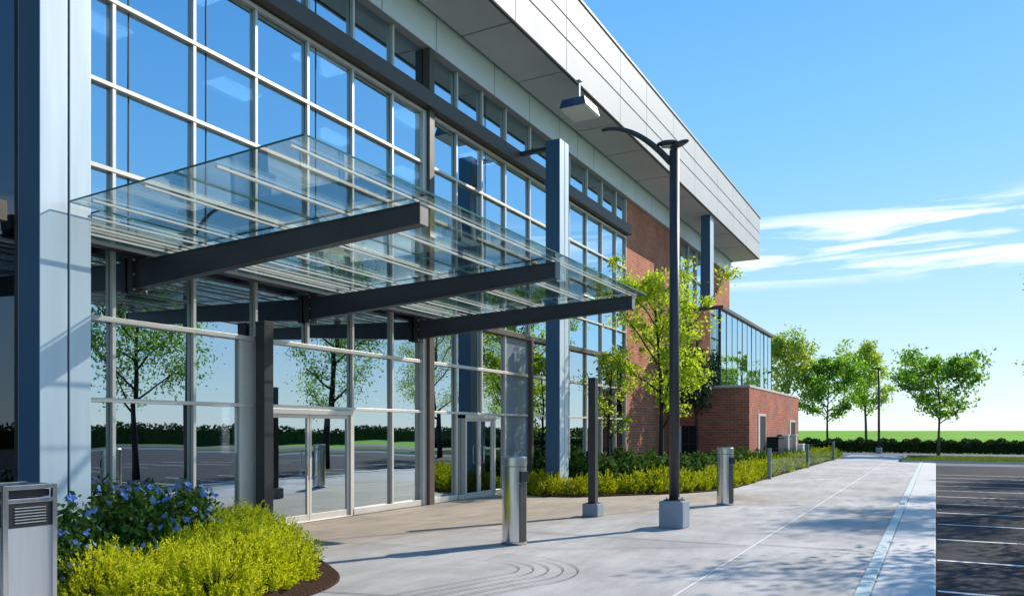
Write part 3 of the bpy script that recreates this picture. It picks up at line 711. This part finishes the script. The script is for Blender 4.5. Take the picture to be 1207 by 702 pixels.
# glass railing beside the walkway
gr = thing('glass_railing', 'low glass railing with three steel posts beside far planting bed', 'railing', (-5.12, 37.5, 0))
for y in (28.2, 37.4, 47.6): MB().box(-.06, .06, y - 37.5 - .06, y - 37.5 + .06, 0, 1.08, 'rail_post').build('post', gr, bevel=.008)
for a, c in ((28.26, 37.34), (37.46, 47.54)): MB().box(-.008, .008, a - 37.5, c - 37.5, .12, 1.04, 'glass_rail', {2: 'glass_edge', 3: 'glass_rail', 1: 'glass_edge', 4: 'glass_edge'}).build('glass_panel', gr)

# service boxes against the annex
t = thing('utility_cabinet', 'dark metal utility cabinet against annex wall beside first door', 'cabinet', (-6.53, 37.6, 0))
MB().box(-.27, .25, -.85, .75, .1, 1.35, 'darkpanel').build('body', t, bevel=.01)
MB().box(-.28, .28, -.88, .78, 1.35, 1.41, 'darkpanel').build('lid', t, bevel=.01); MB().box(-.25, .22, -.8, .7, 0, .1, 'base_conc').build('plinth', t)
t = thing('utility_cabinet', 'brown louvred utility cabinet between two pale posts at annex', 'cabinet', (-6.5, 40.0, 0))
MB().box(-.25, .22, -.7, .7, .08, 1.42, 'brown_post').build('body', t, bevel=.01); MB().box(-.26, .25, -.73, .73, 1.42, 1.5, 'beam').build('lid', t)
b = MB()
for k in range(9): b.box(.22, .235, -.6, .6, .25 + k * .12, .31 + k * .12, 'band')
b.build('louvre', t)
for y, s in ((38.85, 'pale concrete bollard between dark and brown cabinets at annex'), (41.2, 'pale concrete bollard right of the brown cabinet at annex')):
    t = thing('bollard', s, 'bollard', (-6.3, y, 0))
    MB().box(-.14, .14, -.17, .17, 0, 1.42, 'stone').build('shaft', t, bevel=.02); MB().box(-.16, .16, -.19, .19, 1.42, 1.5, 'white').build('cap', t, bevel=.02)
t = thing('electric_box', 'small white box on ground below second annex door', 'box', (-6.3, 43.2, 0))
MB().box(-.2, .2, -.35, .35, .06, .95, 'white').build('body', t, bevel=.02); MB().box(-.22, .22, -.37, .37, .95, 1.0, 'white').build('lid', t, bevel=.01); MB().box(-.22, .22, -.37, .37, 0, .06, 'base_conc').build('plinth', t)

# ------------------------------------------------------------------ vegetation
def leaves(c, size, rs, up=0.3, long=1.6):
    """diamond leaves at centres c (n,3)"""
    n = len(c); rg = rs
    d = rg.normal(size=(n, 3)); d[:, 2] += up * 0.5; d /= np.linalg.norm(d, axis=1)[:, None]
    a = rg.normal(size=(n, 3)); s = np.cross(d, a); s /= np.linalg.norm(s, axis=1)[:, None] + 1e-9
    nn = np.cross(d, s)
    L_ = (size * rg.uniform(.7, 1.3, n))[:, None]
    v = np.empty((n, 4, 3))
    v[:, 0] = c - d * L_ * .5 * long
    v[:, 1] = c + s * L_ * .42 + nn * L_ * .10
    v[:, 2] = c + d * L_ * .5 * long
    v[:, 3] = c - s * L_ * .42 + nn * L_ * .10
    return v.reshape(-1, 3)
def tree(name, label, loc, h, cr, cb, leafm, seed, nl=6000, leaf=.10, limbs=14, bark='bark', rise=.55, clump=.28, shape='round', group=None, trunk_r=None, sub=6):
    rs = np.random.RandomState(seed); rd = random.Random(seed)
    t = thing(name, label, 'tree', loc, group)
    b = MB(); tr = trunk_r or h * .014
    tp = []; ph = rd.uniform(0, 6)
    for i in range(9):
        s = i / 8; tp.append(Vector((math.sin(ph + s * 4) * h * .012 * s * 2, math.cos(ph * 1.3 + s * 3) * h * .012 * s * 2, s * h * .93)))
    b.tube(tp, [tr * (1.25 if i == 0 else 1) * (1 - .86 * i / 8) for i in range(9)], bark, 9)
    tips = []
    for k in range(limbs):
        s = (k + .5) / limbs
        zz_ = cb + (h * .86 - cb) * s ** .9
        q = zz_ / (h * .93) * 8; i = min(7, int(q)); p0 = tp[i].lerp(tp[i + 1], q - i)
        if shape == 'round': prof = math.sin(math.pi * (0.18 + .76 * s)) ** .8
        elif shape == 'vase': prof = (.75 + .4 * s) * (1 - max(0, s - .8) * 2)
        else: prof = 1.05 - .85 * s
        Ln = cr * prof * rd.uniform(.72, 1.12)
        az_ = k * 2.4 + rd.uniform(-.5, .5)
        el = rise * (1 - .1 * s) + rd.uniform(-.15, .2) + .5 * max(0, s - .6)
        d = Vector((math.cos(az_) * math.cos(el), math.sin(az_) * math.cos(el), math.sin(el)))
        pts = [p0]; dd = d.copy()
        nseg = 5
        for j in range(nseg):
            dd = (dd + Vector((rd.uniform(-.2, .2), rd.uniform(-.2, .2), rd.uniform(-.06, .16)))).normalized()
            pts.append(pts[-1] + dd * Ln / nseg / max(.6, math.cos(el)))
        r0 = tr * .42 * (1 - .5 * s)
        b.tube(pts, [max(.004, r0 * (1 - .88 * j / nseg)) for j in range(nseg + 1)], bark, 6)
        for m_ in range(sub):
            f = .3 + .7 * (m_ + rd.random() * .8) / sub
            q = min(.999, f) * nseg; i = int(q); p = pts[i].lerp(pts[i + 1], q - i)
            sd_ = Vector((rd.uniform(-1, 1), rd.uniform(-1, 1), rd.uniform(-.35, .8))).normalized()
            sl_ = Ln * rd.uniform(.16, .36)
            e = p + (sd_ + dd * .5).normalized() * sl_
            mid = p.lerp(e, .5) + Vector((0, 0, sl_ * .06))
            b.tube([p, mid, e], [max(.004, r0 * .35), max(.003, r0 * .22), .003], bark, 4)
            tips += [(p, .5), (mid, 1.), (e, 1.25)]
    # leader tip
    tips += [(tp[-1] + Vector((0, 0, h * .05)), 1.3), (tp[-1], 1.2), (tp[-2], .8)]
    b.build('trunk', t)
    P = np.array([tuple(p) for p, _ in tips]); W = np.array([w_ for _, w_ in tips]) * rs.uniform(.3, 1.5, len(tips)); W /= W.sum()
    idx = rs.choice(len(P), nl, p=W)
    sz = clump * rs.uniform(.5, 1.4, len(P))
    c = P[idx] + np.clip(rs.normal(size=(nl, 3)), -1.5, 1.5) * sz[idx][:, None] * np.array([1, 1, .7])
    c[:, 2] = np.maximum(c[:, 2], cb * .55)
    link_mesh('crown', np_mesh('crown', leaves(c, leaf, rs), 4, 4, leafm), t)
    return t
tree('young_tree', 'bright yellow-green young tree rising from bed in front of brick wall', (-7.72, 24.0, .03), 6.7, 2.3, 1.5, 'leaf_bright', 14, 10500, .075, 16, 'bark_dark', .7, .18, 'round', sub=7)
tree('sapling', 'thin yellow-green sapling left of the bright young tree', (-9.15, 23.2, .03), 4.4, .85, 1.2, 'leaf_bright', 5, 1300, .075, 10, 'bark_dark', .8, .13)
tree('dark_tree', 'dark blue-green bushy tree behind the lamp pole at annex corner', (-8.75, 32.0, .03), 5.3, 1.0, 2.2, 'leaf_dark', 21, 2300, .11, 14, 'bark_dark', .8, .2)
tree('shade_tree', 'dense green tree with wide crown at right beyond the parking lot', (.15, 61.0, -.02), 6.8, 3.55, 2.0, 'leaf_green', 31, 7000, .16, 15, 'bark', .5, .30, 'round', sub=7)
tree('shade_tree', 'dark green tree behind hedge right of the brick annex', (-8.5, 74.5, -.15), 8.0, 3.3, 2.4, 'leaf_green', 37, 7500, .17, 15, 'bark_dark', .6, .34)
tree('light_tree', 'pale yellow-green tree behind the dark tree and distant lamp', (-6.2, 86, -.15), 10.6, 3.2, 3.0, 'leaf_light', 41, 6500, .19, 16, 'bark', .6, .42)
tree('light_tree', 'pale yellow-green tree just past the glazed pavilion end', (-11.6, 72, -.15), 10.6, 3.2, 3.0, 'leaf_light', 43, 6500, .18, 16, 'bark', .7, .4)
# parking-lot trees seen as mirror images in the glass and by their shadows on the walkway
for i, (x, y, h, r, sd_, lm, lb) in enumerate([(5.2, 18.5, 8.4, 3.4, 51, 'leaf_green', 'green parking tree mirrored in the leftmost lower panes'),
        (6.1, 30.0, 13.0, 2.9, 53, 'leaf_green', 'green parking tree mirrored above the double glass door'),
        (9.6, 45.0, 12.5, 3.6, 55, 'leaf_light', 'yellow-green parking tree mirrored in panes past the second door'),
        (13.0, 62.0, 10.5, 4.0, 57, 'leaf_light', 'tall pale green parking tree farthest along the lot edge'),
        (18.5, 160.0, 18.0, 5.0, 61, 'leaf_light', 'very tall pale green tree far out, mirrored in the pavilion glass')]):
    tree('parking_tree', lb, (x, y, -.15), h, r, 2.2, lm, sd_, 14000 if y < 100 else 3000, .085 if y < 100 else .4, 15, 'bark_dark', .55, .5)

# shrubs
def mound_pts(n, rx, ry, h, rs, shell=.55):
    u = rs.normal(size=(n, 3)); u /= np.linalg.norm(u, axis=1)[:, None]; u[:, 2] = np.abs(u[:, 2])
    rr = shell + (1 - shell) * rs.uniform(0, 1, n) ** .7
    lump = 1 + .16 * np.sin(u[:, 0] * 5 + rx * 9) * np.cos(u[:, 1] * 6 + 1) + .10 * np.sin(u[:, 2] * 9 + u[:, 0] * 7)
    return u * (rr * lump)[:, None] * np.array([rx, ry, h])
def leaf_mound(n, r, h, leaf, mat, seed, shell=.5):
    rs = np.random.RandomState(seed); c = mound_pts(n, r, r, h, rs, shell); c[:, 2] += .03
    return np_mesh('foliage', leaves(c, leaf, rs, up=.8), 4, 4, mat)
def spike_mound(nsp, per, r, h, bl, bw, mat, seed, plume=.15):
    rs = np.random.RandomState(seed)
    base = mound_pts(nsp, r, r, h, rs, .62); base[:, 2] *= .85
    ax = base / np.array([r, r, h]); ax[:, 2] = np.abs(ax[:, 2]) * .7 + .75; ax += rs.normal(size=(nsp, 3)) * .16; ax /= np.linalg.norm(ax, axis=1)[:, None]
    pl = plume * rs.uniform(.55, 1.35, nsp)
    k = np.repeat(np.arange(nsp), per); n = len(k); t = rs.uniform(-.7, 1, n)
    c = base[k] + ax[k] * (pl[k] * t)[:, None] + rs.normal(size=(n, 3)) * .007
    d = ax[k] * .75 + rs.normal(size=(n, 3)) * (.50 - .22 * t)[:, None]; d /= np.linalg.norm(d, axis=1)[:, None]
    a = rs.normal(size=(n, 3)); s = np.cross(d, a); s /= np.linalg.norm(s, axis=1)[:, None] + 1e-9
    L_ = (bl * rs.uniform(.6, 1.3, n) * (1.1 - .35 * t))[:, None]; W_ = (bw * rs.uniform(.7, 1.3, n))[:, None]
    v = np.empty((n, 4, 3)); v[:, 0] = c - s * W_ * .4; v[:, 1] = c + d * L_ * .45 - s * W_ * .6; v[:, 2] = c + d * L_; v[:, 3] = c + d * L_ * .45 + s * W_ * .6
    return np_mesh('foliage', v.reshape(-1, 3), 4, 4, mat)
def stems_mesh(r, h, seed, n=9):
    rd = random.Random(seed); b = MB()
    for k in range(n):
        a = rd.uniform(0, 6.28); q = rd.uniform(.2, .75)
        b.tube([(0, 0, -.02), (math.cos(a) * r * q * .5, math.sin(a) * r * q * .5, h * .4), (math.cos(a) * r * q, math.sin(a) * r * q, h * .8)], [.012, .008, .004], 'bark_dark', 5)
    return b
def proto_shrub(name, cat, mesh, r, h, seed):
    t = thing(name, 'x', cat)
    link_mesh('foliage', mesh, t); stems_mesh(r, h, seed).build('stem', t)
    return t
used = set()
def put(protos, i, loc, rz, sc, label, group):
    p = protos[i % len(protos)]
    if p.name not in used:
        used.add(p.name); p.location = loc; p.rotation_euler = (0, 0, rz); p.scale = (sc, sc, sc); p['label'] = label; p['group'] = group; return p
    return copy_thing(p, loc, rz, sc, label, group)
gold = [proto_shrub('golden_shrub', 'shrub', spike_mound(240, 48, .45, .44, .042, .0095, 'leaf_gold', 60 + k), .4, .4, k) for k in range(3)]
g1 = [(-7.25, 4.75), (-6.65, 4.85), (-6.25, 5.3), (-7.75, 5.25), (-7.05, 5.4), (-6.45, 5.9), (-7.7, 5.95), (-7.1, 6.05), (-6.45, 6.5), (-6.9, 6.75), (-7.5, 6.65), (-8.1, 6.4), (-7.2, 7.3), (-7.8, 7.2), (-8.35, 7.0), (-7.95, 7.8), (-8.55, 7.65), (-8.75, 8.25), (-9.3, 8.4), (-9.1, 7.75)]
order = ['nearest the litter bin', 'along the front of the entrance bed']
def tw(*s): return ' '.join(s)
lab1 = ['at the bed corner beside the litter bin', 'second from the litter bin on the front edge', 'third from the litter bin on the front edge', 'touching the blue-flowered shrubs by the litter bin', 'in the middle of the front bed, second row',
        'fourth from the litter bin on the front edge', 'second row, below the leftmost blue shrub', 'centre of the entrance bed, second row', 'on the mulch tip nearest the walkway', 'on the right edge just behind the mulch tip',
        'third row, left of the bed centre', 'against the middle blue-flowered shrub', 'on the right edge, third from the mulch tip', 'third row, behind the bed centre', 'against the rear blue-flowered shrub',
        'on the right edge, in front of the black post', 'right below the black door post', 'at the foot of the black door post', 'beside glass wall left of the black post', 'between the black post and the blue flowers']
for i, (x, y) in enumerate(g1):
    if i in (8, 9, 12, 15, 16, 17): x -= .12; y -= .06
    put(gold, i, (x, y, .03), rnd.uniform(0, 6), rnd.uniform(.88, 1.15), 'golden spiky shrub ' + lab1[i], 'golden shrubs in the entrance bed')
blue_mesh = [leaf_mound(3400, .52, .86, .055, 'leaf_shrub', 80 + k, .35) for k in range(2)]
fm = None
def flower_mesh(seed):
    rs = np.random.RandomState(seed); V = [(0, 0, 0)]; F = []
    ax = rs.normal(size=3) * .45 + np.array([.25, -.5, .7]); ax /= np.linalg.norm(ax)
    u = np.cross(ax, [.3, .9, .2]); u /= np.linalg.norm(u); v = np.cross(ax, u)
    for j in range(6):
        a = j * 1.0472; d = u * math.cos(a) + v * math.sin(a); q = np.cross(ax, d); l = .042 * rs.uniform(.8, 1.2); k = len(V)
        V += [tuple(d * l * .6 - q * l * .40 + ax * .012), tuple(d * l + ax * .004), tuple(d * l * .6 + q * l * .40 + ax * .012)]
        F.append((0, k, k + 1, k + 2))
    me = bpy.data.meshes.new('flower'); me.from_pydata(V, [], F); me.materials.append(M['petal']); me.update(); return me
fmesh = [flower_mesh(k) for k in range(4)]
blue = []
for k in range(2):
    t = proto_shrub('blue_flower_shrub', 'shrub', blue_mesh[k], .45, .8, 20 + k)
    rs = np.random.RandomState(90 + k)
    for j in range(56):
        u = rs.normal(size=3); u[2] = abs(u[2]) * .9 + .1; u[0] = u[0] + .35; u[1] -= .45; u /= np.linalg.norm(u)
        o = link_mesh('flower', fmesh[j % 4], t, tuple(u * np.array([.60, .60, .98]))); o.rotation_euler = (0, 0, rs.uniform(0, 6)); o.scale = [rs.uniform(.6, 1.2)] * 3
    blue.append(t)
bl = [(-8.05, 4.85, 1.0, 'beside the litter bin'), (-8.25, 5.75, 1.05, 'in front of the first metal column'), (-8.75, 6.3, 1.0, 'at the edge of the metal column'), (-9.25, 6.0, 1.1, 'tucked behind the metal column against glass'), (-9.0, 7.05, .98, 'in front of the first glass pane'),
      (-9.6, 6.9, 1.0, 'against the glass wall beside the column'), (-9.55, 7.75, .88, 'right end of the blue flowers by glass'), (-7.6, 4.55, .7, 'low one at the bed corner beside the litter bin')]
for i, (x, y, s_, lb) in enumerate(bl):
    put(blue, i, (x, y, .03), rnd.uniform(-.5, .5), s_, 'dark green shrub with blue flowers ' + lb, 'blue-flowered shrubs in the entrance bed')

# second bed along the building
gold2 = [proto_shrub('golden_shrub', 'shrub', spike_mound(190, 24, .50, .54, .065, .018, 'leaf_gold_deep', 160 + k), .4, .5, 30 + k) for k in range(3)]
dark2 = [proto_shrub('green_shrub', 'shrub', leaf_mound(2000, .58, .80, .085, 'leaf_shrub', 170 + k, .45), .45, .7, 40 + k) for k in range(3)]
def along(path, step):
    res = []; acc = 0
    for a, b in zip(path, path[1:]):
        a = Vector(a); b = Vector(b); l = (b - a).length
        while acc <= l:
            res.append(a.lerp(b, acc / l)); acc += step
        acc -= l
    return res
p_g = [(-9.55, 18.9), (-8.75, 18.28), (-8.05, 18.75), (-7.35, 19.75), (-6.6, 20.75), (-5.95, 22.0), (-5.72, 23), (-5.7, 25), (-5.8, 28), (-5.75, 36), (-5.8, 46), (-5.8, 54)]
k = 0
for i, q in enumerate(along(p_g, .80)):
    if i < 5: lb = ['golden tufted shrub at left end of far bed', 'golden tufted shrub second from left end of far bed', 'golden tufted shrub in front of the middle blue column', 'golden tufted shrub right of the middle blue column, far bed', 'golden tufted shrub right behind the black pole post, far bed'][i]; gp_ = 'golden shrubs at the rounded bed end'
    elif i < 11: lb = ['golden tufted shrub left of the tall lamp pole, far bed', 'golden tufted shrub behind the tall lamp pole, far bed', 'golden tufted shrub right of the tall lamp pole, far bed', 'golden tufted shrub left of the distant steel bin, far bed', 'golden tufted shrub behind the distant steel bin, far bed', 'golden tufted shrub right of the distant steel bin, far bed'][i - 5]; gp_ = 'golden shrubs at the rounded bed end'
    else: lb = 'golden tufted shrub in the long row beside the walkway'; gp_ = 'golden shrub row beside walkway'
    put(gold2, i, (q.x + rnd.uniform(-.08, .08), q.y + rnd.uniform(-.08, .08), .03), rnd.uniform(0, 6), rnd.uniform(.78, 1.2), lb, gp_)
p_d = [(-9.9, 20.0), (-8.9, 20.0), (-8.0, 20.6), (-7.4, 21.7), (-6.9, 22.6), (-6.6, 24), (-6.6, 28), (-6.55, 32.5), (-6.4, 33.5)]
for i, q in enumerate(along(p_d, .85)):
    put(dark2, i, (q.x + rnd.uniform(-.1, .1), q.y + rnd.uniform(-.1, .1), .03), rnd.uniform(0, 6), rnd.uniform(.85, 1.2), 'dark green leafy shrub in the row behind golden shrubs', 'green shrubs behind the golden row')
for i, q in enumerate([(-9.4, 22.6), (-8.5, 22.7), (-8.3, 24.6), (-9.3, 24.9), (-7.5, 25.6), (-8.6, 26.2), (-7.6, 27.4), (-9.2, 28.0), (-8.1, 29.2), (-7.5, 31.0), (-9.3, 30.4)]):
    put(dark2, i, (q[0], q[1], .03), rnd.uniform(0, 6), rnd.uniform(.85, 1.3), 'dark green leafy shrub deep in bed before the brick wall', 'green shrubs deep in the far bed')
for i, q in enumerate(along([(-6.2, 34.2), (-6.2, 36.4)], .8) + along([(-5.95 - .45, 36.6), (-6.3, 46.5)], .85) + along([(-7.2, 47.5), (-7.2, 54)], .9)):
    put(dark2, i, (q.x if q.y > 47 else -6.28 + rnd.uniform(-.04, .04), q.y, .03), rnd.uniform(0, 6), rnd.uniform(.72, .88), 'dark green leafy shrub in the row below the annex wall', 'green shrubs below the annex')

# clipped hedge beyond the road
rs = np.random.RandomState(5)
def hedge(name, label, x0, x1, y0, y1, h, n, leaf):
    t = thing(name, label, 'hedge', ((x0 + x1) / 2, (y0 + y1) / 2, -.16))
    lx, ly = (x1 - x0) / 2, (y1 - y0) / 2
    c = np.empty((n, 3)); c[:, 0] = rs.uniform(-lx, lx, n); c[:, 1] = rs.uniform(-ly, ly, n); c[:, 2] = h * rs.uniform(0, 1, n) ** .75
    bump = .10 * np.sin(c[:, 0] * 3.1) + .08 * np.sin(c[:, 0] * 7.3 + 1)
    c[:, 2] *= 1 + bump; c[:, 1] *= 1 + bump
    link_mesh('foliage', np_mesh('foliage', leaves(c, leaf, rs, up=.5), 4, 4, 'leaf_hedge'), t)
    b = MB()
    for k in range(int((x1 - x0) / 1.2)): b.tube([(-lx + .6 + k * 1.2, 0, 0), (-lx + .6 + k * 1.2, .05, h * .6)], .03, 'bark_dark', 5)
    b.build('stem', t)
    b = MB().box(-lx + .1, lx - .1, -ly * .6, ly * .6, .05, h * .8, 'leaf_hedge'); b.build('inner_foliage', t)
hedge('hedge', 'long clipped dark green hedge behind the far road', -14, 30, 71.8, 73.4, 1.08, 24000, .15)
hedge('hedge', 'dark hedge across the parking lot, mirrored in the glass', 58.5, 60.8, -60, 190, 2.3, 26000, .34)

# grass blades on the island (uncountable)
n = 26000
c = np.empty((n, 3)); c[:, 0] = rs.uniform(-1.6, 16, n); c[:, 1] = rs.uniform(50.3, 57.9, n); c[:, 2] = -.02
d = rs.normal(size=(n, 3)) * .35; d[:, 2] = 1; s_ = rs.normal(size=(n, 3)); s_[:, 2] = 0; s_ /= np.linalg.norm(s_, axis=1)[:, None]
l_ = rs.uniform(.06, .16, n)[:, None]
v = np.empty((n, 3, 3)); v[:, 0] = c - s_ * .02; v[:, 1] = c + s_ * .02; v[:, 2] = c + d * l_
tag(link_mesh('island_grass', np_mesh('island_grass', v.reshape(-1, 3), 3, 3, 'grass')), 'short olive grass on the island beyond the parking lot', 'grass', kind='stuff')
